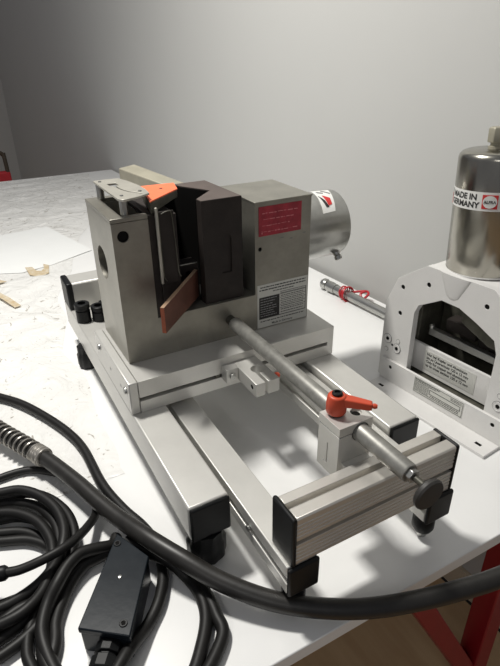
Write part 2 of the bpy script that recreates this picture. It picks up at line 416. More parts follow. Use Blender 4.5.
# ---- dies
A_ = [(-.141,.151), (-.141,.213), (-.0075,.2165), (-.0075,.1455), (-.024,.1445), (-.066,.187), (-.118,.158)]
dd = prism(B(), A_, 'z', .0705, .245)
dd = cut(dd, box(B(), -.0105,.01, .178,.196, .120,.178), cyl(B(), (-.0105,.187,.178), (.01,.187,.178), .009, 24))
dd = obj('bending_die', dd, 'die', mc, bevel=.001)
obj('die_face', prism(B(), [(-.1405,.1515), (-.1405,.2125), (-.008,.2160), (-.008,.146), (-.0238,.145), (-.0658,.1878), (-.1178,.1585)], 'z', .2451, .2458), 'dietop', dd)
obj('notch_shade', prism(B(), [(-.1405,.1509), (-.1181,.1578), (-.0662,.1865), (-.0245,.1442), (-.0250,.1438), (-.0662,.1855), (-.1181,.1565), (-.1405,.1498)], 'z', .0708,.2442), 'hole', dd)  # near-black lining paints the shade of the notch onto the die walls
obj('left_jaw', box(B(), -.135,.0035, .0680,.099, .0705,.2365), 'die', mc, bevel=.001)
obj('pit_shade', prism(B(), [(-.140,.1004), (-.0630,.1004), (-.0630,.1452), (-.0280,.1452), (-.0662,.1842), (-.1175,.1545), (-.140,.1485)], 'z', .0702,.0710), 'hole', mc)  # near-black sheet over the housing ledge, painted as the shade of the pit
sh = cut(box(B(), -.062,-.032, .1005,.1449, .0705,.138), cyl(B(), (-.02,.1265,.122), (-.06,.1265,.122), .0045, 20))
sh = obj('die_shelf', sh, 'die', mc)
obj('shelf_edge', box(B(), -.034,-.0318, .1125,.1435, .1382,.1396), 'steel', sh)
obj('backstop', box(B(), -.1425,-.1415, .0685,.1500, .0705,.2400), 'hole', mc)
obj('jaw_shade', box(B(), -.118,.0, .0992,.1000, .0705,.2362), 'hole', mc)  # near-black sheet painting the cavity's shade on the jaw side
# guard: dark plate with lighter rounded rim
gd = B()
def gp(v, z): return (.0085, v, z)
rim = [gp(.0695,.246), gp(.0700,.150), gp(.0712,.139), gp(.0745,.134)]
tube(gd, rim, .0007, seg=8)
rim2 = [gp(.074,.240), gp(.085,.243), gp(.0900,.238), gp(.0925,.200), gp(.0945,.150), gp(.0965,.140), gp(.0985,.1375)]
tube(gd, rim2, .0008, seg=8)
gr = obj('guard_frame', gd, 'darkin', mc)
obj('guard_plate', box(B(), .0040,.0062, .0705,.0945, .128,.243), 'die', gr, bevel=.001)
obj('guard_bar', box(B(), .0042,.0092, .0652,.0692, .130,.250), 'plate_grey', gr, bevel=.001)
# orange cover on a dark block
ob = hexa(B(), [(-.095,.080,.2405), (-.090,.1345,.2465), (-.050,.1242,.2465), (.005,.0605,.2405)], [(-.095,.080,.2573), (-.090,.1345,.2573), (-.050,.1242,.2573), (.005,.0605,.2573)])
ob = obj('cover_block', ob, 'darkin', mc, bevel=.0008)
obj('orange_cover', prism(B(), [(-.0955,.0795), (-.0905,.135), (-.0495,.1248), (.0056,.060)], 'z', .2575, .2600), 'orange', ob, bevel=.0006)
obj('cover_screw', lathe(B(), [(.0028,0), (.0025,.0004)], (-.062,.102,.2601), seg=14), 'ink', ob)
# angle gauge plate on two posts
pl = [(-.127,.0125), (-.1275,.030), (-.126,.054), (-.094,.0615), (-.062,.0660), (-.030,.0668), (-.003,.0635), (.0085,.044), (.0175,.0185), (.008,.0135)]
arc = []
cx, cy = -.098, .098; ra, rb_ = .0670, .0700
arcp = [(-.082,.034), (-.055,.0335), (-.028,.040), (-.006,.054)]
slotb = B()
P = smooth_path([(a, b, 0) for a, b in arcp], 6)
Lp = []; Rp = []
for i, p in enumerate(P):
    d = (P[min(i+1, len(P)-1)]-P[max(i-1,0)]).normalized(); nn = Vector((-d.y, d.x, 0))*.0016
    Lp.append((p+nn)); Rp.append((p-nn))
poly = [(p.x, p.y) for p in Lp] + [(p.x, p.y) for p in Rp[::-1]]
prism(slotb, poly, 'z', .25, .29)
gp_ = cut(prism(B(), pl, 'z', .2670, .2702), slotb, box(B(), -.094,-.074, .026,.040, .25,.29))
gp_ = obj('gauge_plate', gp_, 'plate_grey', mc, bevel=.0005)
for u, v in ((-.0165,.0270), (-.1330+.004,.0225)):
    obj('gauge_post', cyl(B(), (u,v,.2403), (u,v,.2668), .0062, 20), 'steel', gp_)
for u, v in ((-.112,.020), (-.02,.055), (-.006,.023)):
    obj('gauge_screw', lathe(B(), [(.0028,0), (.0024,.0012)], (u,v,.2703), seg=14), 'steel', gp_)
# ---- labels on the housing
rs = obj('red_sticker', box(B(), .0001,.0008, .2432,.3275, .1742,.2245), 'redst', hs, bevel=.0003, label='red warning sticker with worn printing')
b = B()
for i in range(4):
    z = .2125-.0105*i; v = .2500+.002*(i % 2)
    while v < .318-.006*(i % 3):
        w = random.uniform(.003,.011); box(b, .0008,.00095, v, v+w, z+random.uniform(-.0006,.0006), z+random.uniform(.0008,.0014)); v += w+random.uniform(.001,.003)
box(b, .0008,.00095, .2490,.2500, .1775,.1835); box(b, .0008,.00095, .2480,.2510, .1795,.1802)
obj('worn_print', b, 'pink', rs)
lb = obj('data_label', box(B(), .0001,.0006, .2400,.3460, .0020,.0862), 'grey_st', hs, bevel=.0002, label='grey technical data label')
b = B()
box(b, .0006,.0009, .2435,.2855, .0200,.0620)
for z in (.0655,.0625,.0200,.0610,.0540,.0470,.0400,.0330): 
    box(b, .0006,.0009, .2870,.3425, z, z+.0007)
box(b, .0006,.0009, .3418,.3428, .0200,.0662); box(b, .0006,.0009, .2435,.3428,.0195,.0204)
def small_lines(b, x, v0, v1, z, h):
    v = v0
    while v < v1:
        w = min(random.uniform(.002,.006), v1-v); box(b, x, x+.0003, v, v+w, z, z+h); v += w+random.uniform(.0007,.0016)
small_lines(b, .0006, .246,.341, .0800, .0020); small_lines(b, .0006, .244,.341, .0748, .0020); small_lines(b, .0006, .272,.315, .0697, .0016)
for z in (.0570,.0500,.0430,.0365,.0295,.0245): small_lines(b, .0006, .289,.338, z, .0013)
small_lines(b, .0006, .246,.340, .0135, .0016)
text(b, 'Made in Germany', .0062, lambda x, y: (.0009, .292+x, .0052+y), bold=.01, align='CENTER')
obj('lettering', b, 'ink', lb)
b = B()
for z in (.0575,.0525,.0475,.0425,.038,.0335,.029,.0245): small_lines(b, .00091, .246, random.uniform(.262,.282), z, .0011)
obj('white_print', b, 'whiteline', lb)
# scratches
for v, z in ((.286,.166), (.304,.162), (.331,.168)): obj('wear_mark', hexa(B(), [(.0001,v,z), (.0001,v+.006,z-.0012), (.0001,v+.007,z+.0006), (.0001,v+.002,z+.0012)], [(.0003,v,z), (.0003,v+.006,z-.0012), (.0003,v+.007,z+.0006), (.0003,v+.002,z+.0012)]), 'greyink', hs)
# ---- motor drum
uc, zc, rr = -.070, .1515, .0625
md = B(); lathe(md, [(rr,0), (rr,.094), (rr-.001,.098), (rr-.006,.102), (rr-.018,.105), (.02,.1065)], (uc,W+.0003,zc), (0,1,0), 64)
md = obj('motor_drum', md, 'steel', mc)
obj('cable_gland', lathe(B(), [(.007,0), (.007,.006), (.0055,.008), (.0075,.009), (.0075,.016), (.004,.018)], (uc+.036,.433,zc-.047), (.5,.2,-.85), 16), 'steel', md)
def on_drum(v, ang, dr): return (uc+(rr+dr)*math.cos(ang), v, zc+(rr+dr)*math.sin(ang))
def drum_patch(b, quad, dr, n=10):
    """quad: (v, angle) corners, bilinear, with thickness"""
    g = []
    for k in (0, .0005):
        for i in range(n+1):
            for j in range(n+1):
                s, t = i/n, j/n
                v = (quad[0][0]*(1-s)+quad[1][0]*s)*(1-t)+(quad[3][0]*(1-s)+quad[2][0]*s)*t
                a = (quad[0][1]*(1-s)+quad[1][1]*s)*(1-t)+(quad[3][1]*(1-s)+quad[2][1]*s)*t
                g.append(b.verts.new(on_drum(v, math.radians(a), dr+k)))
    N = (n+1)**2; I = lambda k, i, j: g[k*N+i*(n+1)+j]
    for i in range(n):
        for j in range(n):
            b.faces.new((I(1,i,j), I(1,i+1,j), I(1,i+1,j+1), I(1,i,j+1)))
            b.faces.new((I(0,i,j), I(0,i,j+1), I(0,i+1,j+1), I(0,i+1,j)))
    for i in range(n):
        b.faces.new((I(0,i,0), I(0,i+1,0), I(1,i+1,0), I(1,i,0))); b.faces.new((I(0,i,n), I(1,i,n), I(1,i+1,n), I(0,i+1,n)))
        b.faces.new((I(0,0,i), I(1,0,i), I(1,0,i+1), I(0,0,i+1))); b.faces.new((I(0,n,i), I(0,n,i+1), I(1,n,i+1), I(1,n,i)))
    return b
ms = obj('drum_sticker', drum_patch(B(), [(.400,100), (.3885,35.6), (.416,37), (.434,90)], .0002), 'white_st', md, label='white sticker with a red and black logo')
def dm(s, t):
    q = [(.400,100), (.3885,35.6), (.416,37), (.434,90)]
    v = (q[0][0]*(1-s)+q[1][0]*s)*(1-t)+(q[3][0]*(1-s)+q[2][0]*s)*t
    a = (q[0][1]*(1-s)+q[1][1]*s)*(1-t)+(q[3][1]*(1-s)+q[2][1]*s)*t
    return (v, a)
b = B(); drum_patch(b, [dm(.42,.08), dm(.84,.34), dm(.84,.56), dm(.60,.36)], .0008, 5); obj('logo_black', b, 'ink', ms)
b = B(); drum_patch(b, [dm(.40,.34), dm(.80,.54), dm(.76,.80), dm(.52,.78)], .0008, 5); obj('logo_red', b, 'redink', ms)
b = B(); drum_patch(b, [dm(.06,.50), dm(.13,.50), dm(.33,.92), dm(.27,.95)], .0008, 4); drum_patch(b, [dm(.16,.18), dm(.24,.18), dm(.30,.5), dm(.24,.52)], .0008, 4); obj('logo_lettering', b, 'greyink', ms)

# ---- depth stop rod
RV, RZ, RR = .1849, .0350, .0118
rd = B(); lathe(rd, [(RR-.002,0), (RR,.003), (RR,.422), (RR-.001,.424)], (.016,RV,RZ), (1,0,0), 32)
rd = obj('stop_rod', rd, 'tube', mc)
obj('collar', lathe(B(), [(.0085,0), (.0085,.0155)], (.0004,RV,RZ), (1,0,0), 24), 'darkin', rd)
obj('hex_nut', lathe(B(), [(.0085,0), (.0085,.007)], (.4402,RV,RZ), (1,0,0), 6), 'steel', rd, bevel=.0006)
obj('stud', lathe(B(), [(.004,0), (.004,.016)], (.4472,RV,RZ), (1,0,0), 16), 'darkin', rd)
kn = lathe(B(), [(.008,0), (.0165,.0035), (.0192,.006), (.0195,.010), (.018,.0125), (.012,.0135)], (.4600,RV,RZ-.0055), (1,0,-.05), 44)
obj('knob', kn, 'knob', rd)
# clamp block with lever around the rod
CU0, CU1, CV0, CV1 = .3130, .3550, .1520, .2030
cl = cut(box(B(), CU0,CU1, CV0,CV1, .0372,.0500), cyl(B(), (.3,RV,RZ), (.37,RV,RZ), RR+.0012, 32), cyl(B(), (.336,.1915,.046), (.336,.1915,.06), .0075, 24))
cl = obj('clamp_cap', cl, 'alu', mc, bevel=.0006)
lo = cut(box(B(), CU0,CU1, CV0,CV1, -.030,.0358), cyl(B(), (.3,RV,RZ), (.37,RV,RZ), RR+.0012, 32), box(B(), .3325,.3338, .148,.158, -.016,.015), box(B(), .3245,.3338, .148,.158, -.0175,-.016),
         cyl(B(), (.35,.163,-.018), (.36,.163,-.018), .005, 20))
lo = obj('clamp_block', lo, 'alu', mc, bevel=.0006)
obj('clamp_shim', box(B(), CU0+.001,CU1-.001, CV0+.001,RV-RR-.002, .0358,.0372), 'hole', lo)
obj('clamp_foot', box(B(), .3552,.3688, .158,.198, -.028,-.004), 'alu', lo)
obj('recessed_screw', cyl(B(), (.336,.1915,.0462), (.336,.1915,.0468), .0055, 20), 'hole', cl)
# clamp lever
HU, HV = .3262, .1675
lv = B()
lathe(lv, [(.0118,.0525), (.0128,.056), (.0130,.066), (.0118,.076), (.0105,.079)], (HU,HV,0), seg=32)
d = Vector((.3585-HU, .2035-HV, 0)).normalized(); n = Vector((-d.y, d.x, 0))
base = Vector((HU,HV,0))
bot = [base+d*.006+n*.0075+Vector((0,0,.065)), base+d*.006-n*.0075+Vector((0,0,.065)), base+d*.043-n*.0052+Vector((0,0,.0630)), base+d*.043+n*.0052+Vector((0,0,.0630))]
top = [base+d*.006+n*.0075+Vector((0,0,.0775)), base+d*.006-n*.0075+Vector((0,0,.0775)), base+d*.043-n*.0052+Vector((0,0,.0725)), base+d*.043+n*.0052+Vector((0,0,.0725))]
hexa(lv, bot, top)
lv = obj('clamp_lever', lv, 'lever', mc, bevel=.0018, seg=3, label='red-orange plastic clamping lever')
obj('lever_bolt', lathe(B(), [(.0066,.0795), (.0066,.0815), (.0055,.0825), (.0036,.0825), (.0036,.0805)], (HU,HV,0), seg=24), 'black', lv)
obj('lever_base', lathe(B(), [(.0095,.0502), (.0095,.0524)], (HU,HV,0), seg=24), 'black', lv)
tp = base+d*.043+Vector((0,0,.068))
obj('lever_tip', lathe(B(), [(.0030,0), (.0036,.003), (.0024,.0062)], tp, d, 14), 'lever', lv)
# open clamp bracket on the bed beam
ho = cyl(B(), (.0970,.1855,-.06), (.0970,.1855,.02), .0120, 32)
bk = cut(box(B(), .0587,.1385, .1590,.2020, -.0375,-.0135), ho, box(B(), .097,.15, .1760,.1815, -.06,.02), cyl(B(), (.1240,.15,-.0255), (.1240,.165,-.0255), .0042, 20))
bk = obj('rod_bracket', bk, 'alu', mc, bevel=.0007)
bp_ = obj('bracket_plate', box(B(), .0587,.0780, .1370,.1588, -.0385,-.0135), 'alu', bk, bevel=.0007)
obj('bracket_bolt', lathe(B(), [(.0048,0), (.0055,.0015), (.0050,.0040), (.0025,.0042)], (.0781,.1475,-.0265), (1,0,0), 20), 'steel', bk)
obj('set_screw', cyl(B(), (.1240,.1595,-.0255), (.1240,.1640,-.0255), .0041, 20), 'hole', bk)
obj('release_lever', lathe(B(), [(.0045,0), (.0060,.003), (.0055,.009), (.003,.012)], (.118,.2022,-.0235), (0,1,.1), 16), 'lever', bk)
# slot nut
obj('slot_nut', box(B(), .0480,.0580, .1265,.1335, -.0362,-.0298), 'darkin', bk)

# ---- copper bar held between the dies
cd = Vector((.072,.0405,0)); ce = Vector((-.030,.139,0)); dr = (ce-cd).normalized(); nn = Vector((-dr.y, dr.x, 0))*.0032
ang = -2.5
cb = thing('copper_bar', 'flat reddish copper busbar sticking out from between the dark dies', 'copper bar', (.02,.09,.10))
hb = [cd-nn, cd+nn, ce+nn, ce-nn]
zb = [.0800,.0800,.0795,.0795]; zt = [.1215,.1215,.1270,.1270]
# passes in front of the shelf: lies on the ledge side of the jaws
ce2 = Vector((-.0295,.1385,0))
obj('bar', hexa(B(), [Vector((p.x,p.y,z)) for p, z in zip(hb, zb)], [Vector((p.x,p.y,z)) for p, z in zip(hb, zt)]), 'copper', cb, bevel=.0005)
obj('lit_edge', hexa(B(), [Vector((p.x,p.y,z+.0001)) for p, z in zip([cd-nn*.9,cd+nn*.9,ce+nn*.9,ce-nn*.9], zt)], [Vector((p.x,p.y,z+.0006)) for p, z in zip([cd-nn*.9,cd+nn*.9,ce+nn*.9,ce-nn*.9], zt)]), mat('lit_copper', (.62,.42,.28), .4, .4, .2, 60), cb, label='pale top edge with the light painted in')  # paler strip paints the light that falls on the bar's top edge
cf = cd-dr*.0004
obj('cut_face', hexa(B(), [cf-nn*.95+Vector((0,0,.0805)), cf+nn*.95+Vector((0,0,.0805)), cd+nn*.95-dr*.0001+Vector((0,0,.0805)), cd-nn*.95-dr*.0001+Vector((0,0,.0805))],
     [cf-nn*.95+Vector((0,0,.121)), cf+nn*.95+Vector((0,0,.121)), cd+nn*.95-dr*.0001+Vector((0,0,.121)), cd-nn*.95-dr*.0001+Vector((0,0,.121))]), 'coppercut', cb, label='bright orange sawn copper end')

# ------------------------------------------------------------------ white press on the right
th = math.radians(5.5)
XF = Matrix.Translation((.18,.528,0)) @ Matrix.Rotation(th, 4, 'Z')
def xo(name, bm, m, parent, **kw): return obj(name, bm, m, parent, xf=XF.copy(), **kw)
ps = thing('hydraulic_press', 'white-framed hydraulic press with stainless cylinder and arched opening', 'press', (.18,.59,T))
cA = .004
out = [(-.146,T+.0065), (.154,T+.0065), (.154,.008), (.132,.064), (.122,.0715), (.070,.1075), (-.062,.1075), (-.114,.0715), (-.124,.064), (-.146,.008)]
hol = [(-.076,-.145), (.098,-.145), (.0965,.0), (.088,.0224), (.050,.040), (.0139,.0535), (-.0226,.0545), (-.055,.0350), (-.069,.027), (-.0765,.009)]
fp = B(); prism(fp, out, 'y', 0, .014)
bores = [(-.110,.050,.0045), (-.109,-.0043,.0045), (-.0536,.0736,.0045), (.0633,.0748,.0045), (.118,.052,.0045), (-.1184,-.0799,.003), (.128,-.080,.003)]
fp = cut(fp, prism(B(), hol, 'y', -.02, .04), *[cyl(B(), (a,-.01,z), (a,.010,z), r, 20) for a, z, r in bores])
fp = xo('front_plate', fp, 'whitepaint', ps, bevel=.0008)
for a, z, r in bores: xo('bore', cyl(B(), (a,.0012,z), (a,.0098,z), r*.985, 16), 'hole', fp)
for a, z, r in ((-.1306,-.0692,.0092), (-.1056,-.0823,.0092), (.1206,-.0906,.0092), (.144,-.075,.0092)):
    s = xo('socket_screw', lathe(B(), [(r,0), (r,.0012), (r*.93,.0016), (r*.88,.0010), (r*.45,.0010), (r*.42,.0004)], (a,-.0001,z), (0,-1,0), 28), 'whitepaint', fp)
    xo('screw_ring', lathe(B(), [(r*1.12,0), (r*1.12,.0006)], (a,-.00005,z), (0,-1,0), 28), 'greyink', s)
    xo('hex_socket', lathe(B(), [(r*.42,0), (r*.42,.0016)], (a,-.0001,z), (0,-1,0), 6), 'hole', s)
for a, z in ((-.1044,-.066), (-.1315,-.0935), (.120,-.070)):
    s = xo('dowel', lathe(B(), [(.0050,0), (.0050,.0003)], (a,-.0001,z), (0,-1,0), 20), 'greyink', fp)
    xo('dowel_face', lathe(B(), [(.0042,0), (.0042,.0008)], (a,-.0001,z), (0,-1,0), 20), 'whitepaint', s)
an = B(); prism(an, [(-.0062,T+.0002), (-.0001,T+.0002), (-.0001,-.112), (-.0062,-.112)], 'x', -.136, .156)
an = cut(an, *[cyl(B(), (a,-.02,-.1265), (a,-.0025,-.1265), .0038, 18) for a in (-.111,.122)])
an = xo('angle_bracket', an, 'whitepaint', ps, bevel=.0008)
for a in (-.111,.122): xo('angle_bore', cyl(B(), (a,-.0055,-.1265), (a,-.0026,-.1265), .0037, 16), 'hole', an)
ft = cut(box(B(), -.133,.1435, -.051,-.0064, T+.0002,T+.0062), *[box(B(), a-.006,a+.006, -.033,-.026, T-.01,T+.02) for a in (-.109,.118)])
ft = xo('mounting_flange', ft, 'whitepaint', an, bevel=.0008)
for a in (-.109,.118): xo('slot_hole', box(B(), a-.0058,a+.0058, -.0328,-.0262, T+.0003,T+.0052), 'hole', an)
bkp = B(); prism(bkp, out, 'y', .118, .130)
bkp = cut(bkp, prism(B(), [(-.060,-.145), (.080,-.145), (.078,.0), (.040,.03), (-.02,.03), (-.058,.01)], 'y', .10, .115+.01))
bkp = xo('back_plate', bkp, 'whitepaint', ps, bevel=.0008)
# inside
xo('base_slab', box(B(), -.076,.097, .0145,.1175, T+.0005,-.125), 'darkin', ps)
xo('inner_block', box(B(), -.135,-.085, .035,.115, T+.0005,.055), 'darkin', ps, bevel=.002)
xo('inner_block', box(B(), .106,.146, .035,.115, T+.0005,.055), 'darkin', ps, bevel=.002)
xo('rear_tool_plate', prism(B(), [(-.082,-.12), (.103,-.12), (.103,.05), (-.082,.05)], 'y', .098, .1175), 'darkin', ps)
rl = xo('guide_rail', box(B(), -.070,.088, .045,.058, -.048,-.034), 'steel', ps, bevel=.001)
xo('rail_stud', lathe(B(), [(.005,0), (.005,.006), (.003,.008)], (-.068,.05,-.034), (0,0,1), 16), 'steel', rl)
xo('tool_block', box(B(), -.045,.020, .060,.090, -.030,-.008), 'die', ps, bevel=.001)
xo('tool_block', box(B(), .026,.080, .060,.090, -.034,-.018), 'die', ps, bevel=.001)
xo('ram', prism(B(), [(.012,.046), (.090,.018), (.090,-.004), (.070,-.004), (.012,.020)], 'y', .018, .034), 'darkin', ps, bevel=.001)
pn = xo('sill_panel', box(B(), -.100,.104, .026,.032, -.121,-.0620), 'whitepaint', ps, bevel=.0006)
l2 = xo('instruction_label', box(B(), -.0565,.0578, .0254,.0259, -.1125,-.0705), 'grey_st', pn, bevel=.0002, label='grey instruction label on the inner sill')
b = B()
for s, z in (('Nur bei Kupfer und Aluminium', -.0795), ('bis zu Querschnitt 120 x 12 mm', -.0875), ('Only for copper and aluminium', -.0955), ('up to cross section 120 x 12 mm', -.1035)):
    text(b, s, .0078, lambda x, y, z=z: (x-.0515, .0252, z+y), bold=.025, sx=.92)
obj('lettering', b, 'ink', l2, xf=XF.copy(), recalc=False)
l1 = xo('rating_label', box(B(), -.048,.0640, -.0068,-.0063, -.1480,-.1150), 'grey_st', an, bevel=.0002, label='grey rating label on the angle bracket')
b = B()
def lines_a(b, a0, a1, z, h, y=-.0071):
    a = a0
    while a < a1:
        w = min(random.uniform(.002,.006), a1-a); box(b, a, a+w, y, y+.0002, z, z+h); a += w+random.uniform(.0006,.0015)
lines_a(b, -.045,.012,-.1195,.0014); lines_a(b, -.045,.004,-.1225,.0011)
for z in (-.1255,-.1280,-.1305,-.1330,-.1355,-.1380,-.1405): lines_a(b, -.045,-.012,z,.0007)
lines_a(b, .036,.060,-.1205,.001); lines_a(b, .036,.060,-.1235,.001); lines_a(b, -.008,.056,-.1400,.0014); lines_a(b, -.045,.056,-.1435,.0012)
for z0, z1, a0, a1 in ((-.1275,-.1266,-.010,.058), (-.1365,-.1356,-.010,.058), (-.1365,-.1270,-.0105,-.0095), (-.1365,-.1270,.0572,.0582)):
    box(b, a0,a1, -.0071,-.0069, z0,z1)
for z0, z1, a0, a1 in ((-.1168,-.1162,-.0465,.0625), (-.1468,-.1462,-.0465,.0625), (-.1468,-.1162,-.0468,-.0462), (-.1468,-.1162,.0622,.0628)):
    box(b, a0,a1, -.0071,-.0069, z0,z1)
xo('lettering', b, 'ink', l1)
# collar cone, cylinder
cnb = B()
lathe(cnb, [(.002,0), (.007,.0015), (.013,.006), (.031,.045)], (-.003,.0,.0620), seg=40)
for v in cnb.verts: v.co.y = v.co.y*.14 + .0005
xo('collar_cone', cnb, 'whitepaint', fp)
CB, CR, CZ = .068, .0610, .1080
XF0 = XF.copy()
TILT = Matrix.Translation((0,CB,CZ)) @ Matrix.Rotation(math.radians(-3.2), 4, 'Y') @ Matrix.Translation((0,-CB,-CZ))
xo('top_plate', box(B(), -.062,.070, .0142,.1178, .094,.1072), 'whitepaint', ps, bevel=.001)
XF = XF0 @ TILT      # the cylinder stands a little crooked
cy_ = lathe(B(), [(CR-.002,0), (CR,.002), (CR,.186), (CR-.0015,.192), (CR-.006,.1965), (CR-.012,.1985), (.012,.2000)], (0,CB,CZ), seg=96)
cy_ = xo('press_cylinder', cy_, 'stainless', ps, smooth=50)
xo('cylinder_ring', lathe(B(), [(CR+.001,0), (CR+.001,.0020)], (0,CB,CZ-.0004), seg=64), 'whitepaint', cy_)
nt_ = xo('top_fitting', lathe(B(), [(.0105,0), (.0105,.004), (.0075,.005), (.0075,.010)], (-.004,CB-.008,CZ+.1995), seg=24), 'khaki', cy_)
xo('fitting_nut', lathe(B(), [(.0125,0), (.0130,.002), (.0130,.020), (.011,.023)], (-.004,CB-.008,CZ+.2093), seg=6), 'khaki', cy_, bevel=.001)
# wrapped label
def wrap(arc, z, dr=.0006, a0=0.):
    t = a0 + arc/CR
    return Vector(((CR+dr)*math.cos(t), CB+(CR+dr)*math.sin(t), z))
def band(b, s0, s1, z0, z1, dr, a0, n=None, th_=.0003):
    n = n or max(2, int(abs(s1-s0)/.003)); g = []
    for i in range(n+1):
        s = s0+(s1-s0)*i/n
        g.append([b.verts.new(wrap(s, z, d_, a0)) for z, d_ in ((z0,dr), (z1,dr), (z1,dr-th_), (z0,dr-th_))])
    for p, q in zip(g, g[1:]):
        for i in range(4): b.faces.new((p[i], q[i], q[(i+1)%4], p[(i+1)%4]))
    b.faces.new(g[0]); b.faces.new(g[-1][::-1])
    return b
LA0 = math.radians(LABEL_DEG) if 'LABEL_DEG' in globals() else math.radians(-104)
Z0, Z1 = CZ+.112, CZ+.141
b = B(); band(b, -.052, .075, Z0, Z1, .0004, LA0); wl = xo('wrap_label', b, 'white_st', cy_, label='white wrap label with lettering and a red emblem')
b = B()
text(b, 'MADE IN', .0128, lambda x, y: wrap(x, Z0+.0163+y, .0007, LA0), bold=.035, align='CENTER', sx=1.02)
text(b, 'GERMANY', .0128, lambda x, y: wrap(x, Z0+.0040+y, .0007, LA0), bold=.035, align='CENTER', sx=1.02)
obj('lettering', b, 'ink', wl, xf=XF.copy(), recalc=False)
LG = .0460; lz = (Z0+Z1)/2
xo('emblem_square', band(B(), LG-.0115, LG+.0115, lz-.0108, lz+.0108, .0008, LA0), 'redink', wl)
xo('red_stroke', band(B(), -.0385, -.0350, Z0+.001, Z1-.010, .0008, LA0), 'redink', wl)
xo('blue_stroke', band(B(), -.0345, -.0325, Z0+.014, Z1-.002, .0008, LA0), 'ink', wl)
def disc_wrap(b, s, z, rx, rz, dr, n=28):
    vs = [b.verts.new(wrap(s+rx*math.cos(2*PI*i/n), z+rz*math.sin(2*PI*i/n), dr, LA0)) for i in range(n)]
    c = b.verts.new(wrap(s, z, dr, LA0))
    for i in range(n): b.faces.new((c, vs[i], vs[(i+1)%n]))
    return b
obj('emblem_disc', disc_wrap(B(), LG, lz, .0104, .0098, .0011), 'white_st', wl, xf=XF.copy(), recalc=False)
b = B(); text(b, 'ALFRA', .0062, lambda x, y: wrap(LG+x, lz-.0022+y, .0014, LA0), bold=.035, align='CENTER', sx=.98)
obj('emblem_lettering', b, 'ink', wl, xf=XF.copy(), recalc=False)

# ------------------------------------------------------------------ steel tube with red tie behind the machines
pt = thing('steel_tube', 'silver steel tube with a round end fitting lying beside the wall', 'tube', (-.2,.70,T))
p0 = Vector((-.400,.685,T+.0165)); p1 = Vector((.10,.722,T+.0165)); pd = (p1-p0).normalized()
obj('tube_body', lathe(B(), [(.0128,0), (.0128,(p1-p0).length-.055)], p0+pd*.055, pd, 32), 'steel', pt)
obj('end_fitting', lathe(B(), [(.006,-.006), (.011,-.004), (.0155,.002), (.0162,.010), (.0135,.016), (.0085,.0185), (.0085,.022), (.0150,.024), (.0155,.034), (.0145,.046), (.0145,.0548)], p0, pd, 32), 'steel', pt)
tb = B()
for k, (o_, tl) in enumerate(((.085,.3), (.091,-.25), (.098,.1), (.104,.35))):
    c = p0+pd*o_; n = 26
    ax = (pd+Vector((0,0,tl*.5))).normalized(); a = ax.orthogonal().normalized(); bb = ax.cross(a); R_ = .0160+.0014*k
    tube(tb, [c+Vector((0,0,.0030))+R_*(a*math.cos(2*PI*i/n)+bb*math.sin(2*PI*i/n)) for i in range(n+1)], .0020, seg=6, smooth=False)
tube(tb, [p0+pd*.10+Vector((0,.018,.004)), p0+pd*.115+Vector((0,.034,.008)), p0+pd*.132+Vector((0,.040,.012)), p0+pd*.145+Vector((0,.032,.010)), p0+pd*.140+Vector((0,.020,-.002)), p0+pd*.125+Vector((0,.024,.006)), p0+pd*.135+Vector((0,.034,.016))], .0034, seg=8)
single('plastic_tie', tb, 'redtie', 'red plastic string wound around the silver steel tube', 'string', origin=(-.31,.69,T))

# ------------------------------------------------------------------ cables and hose
HOSE = [(-0.46,-0.39,-0.142),(-0.34,-0.325,-0.135),(-0.2312,-0.2699,-0.129),(-0.1135,-0.2136,-0.131),(-0.0588,-0.1852,-0.132),(-0.003,-0.1577,-0.132),(0.0747,-0.1269,-0.132),(0.1399,-0.1054,-0.131),(0.1868,-0.0891,-0.128),(0.2482,-0.0661,-0.1195),(0.2943,-0.0421,-0.1205),(0.3427,-0.0091,-0.131),(0.3906,0.0348,-0.139),(0.4269,0.0834,-0.143),(0.4563,0.1358,-0.143),(0.4789,0.1944,-0.141),(0.4975,0.259,-0.138),(0.5073,0.3006,-0.135),(0.5172,0.3627,-0.131),(.51,.46,-.14),(.49,.54,-.20)]
THIN = [(-0.62,-0.46,-0.1540),(-0.45,-0.345,-0.1540),(-0.3252,-0.2528,-0.1540),(-0.2636,-0.2025,-0.1540),(-0.2164,-0.1676,-0.1540),(-0.1537,-0.1355,-0.1545),(-0.0850,-0.108,-0.1550),(-0.0221,-0.0938,-0.1555),(0.0747,-0.0885,-0.1558),(0.1398,-0.0757,-0.1558),(0.1903,-0.0598,-0.1558),(0.236,-0.0537,-0.1558),(0.2801,-0.063,-0.1558),(0.3124,-0.0800,-0.1558),(0.3378,-0.1044,-0.1558),(0.3650,-0.1350,-0.1415),(0.3950,-0.1700,-0.1400),(.415,-.215,-.148),(.410,-.28,-.1550),(.37,-.36,-.1550)]
PLUG = [(0.2059,-0.2425,-0.122),(0.2127,-0.2217,-0.12),(0.2146,-0.1871,-0.115),(0.2024,-0.1575,-0.119),(0.1701,-0.1309,-0.135),(0.1328,-0.1125,-0.152),(0.0922,-0.109,-0.157),(0.0529,-0.1214,-0.157),(0.0174,-0.1424,-0.157),(-0.0169,-0.1838,-0.157),(-0.0216,-0.2295,-0.157),(-0.0116,-0.2746,-0.157),(0.01,-0.33,-0.157),(0.06,-0.42,-0.157),(0.05,-.52,-.157)]
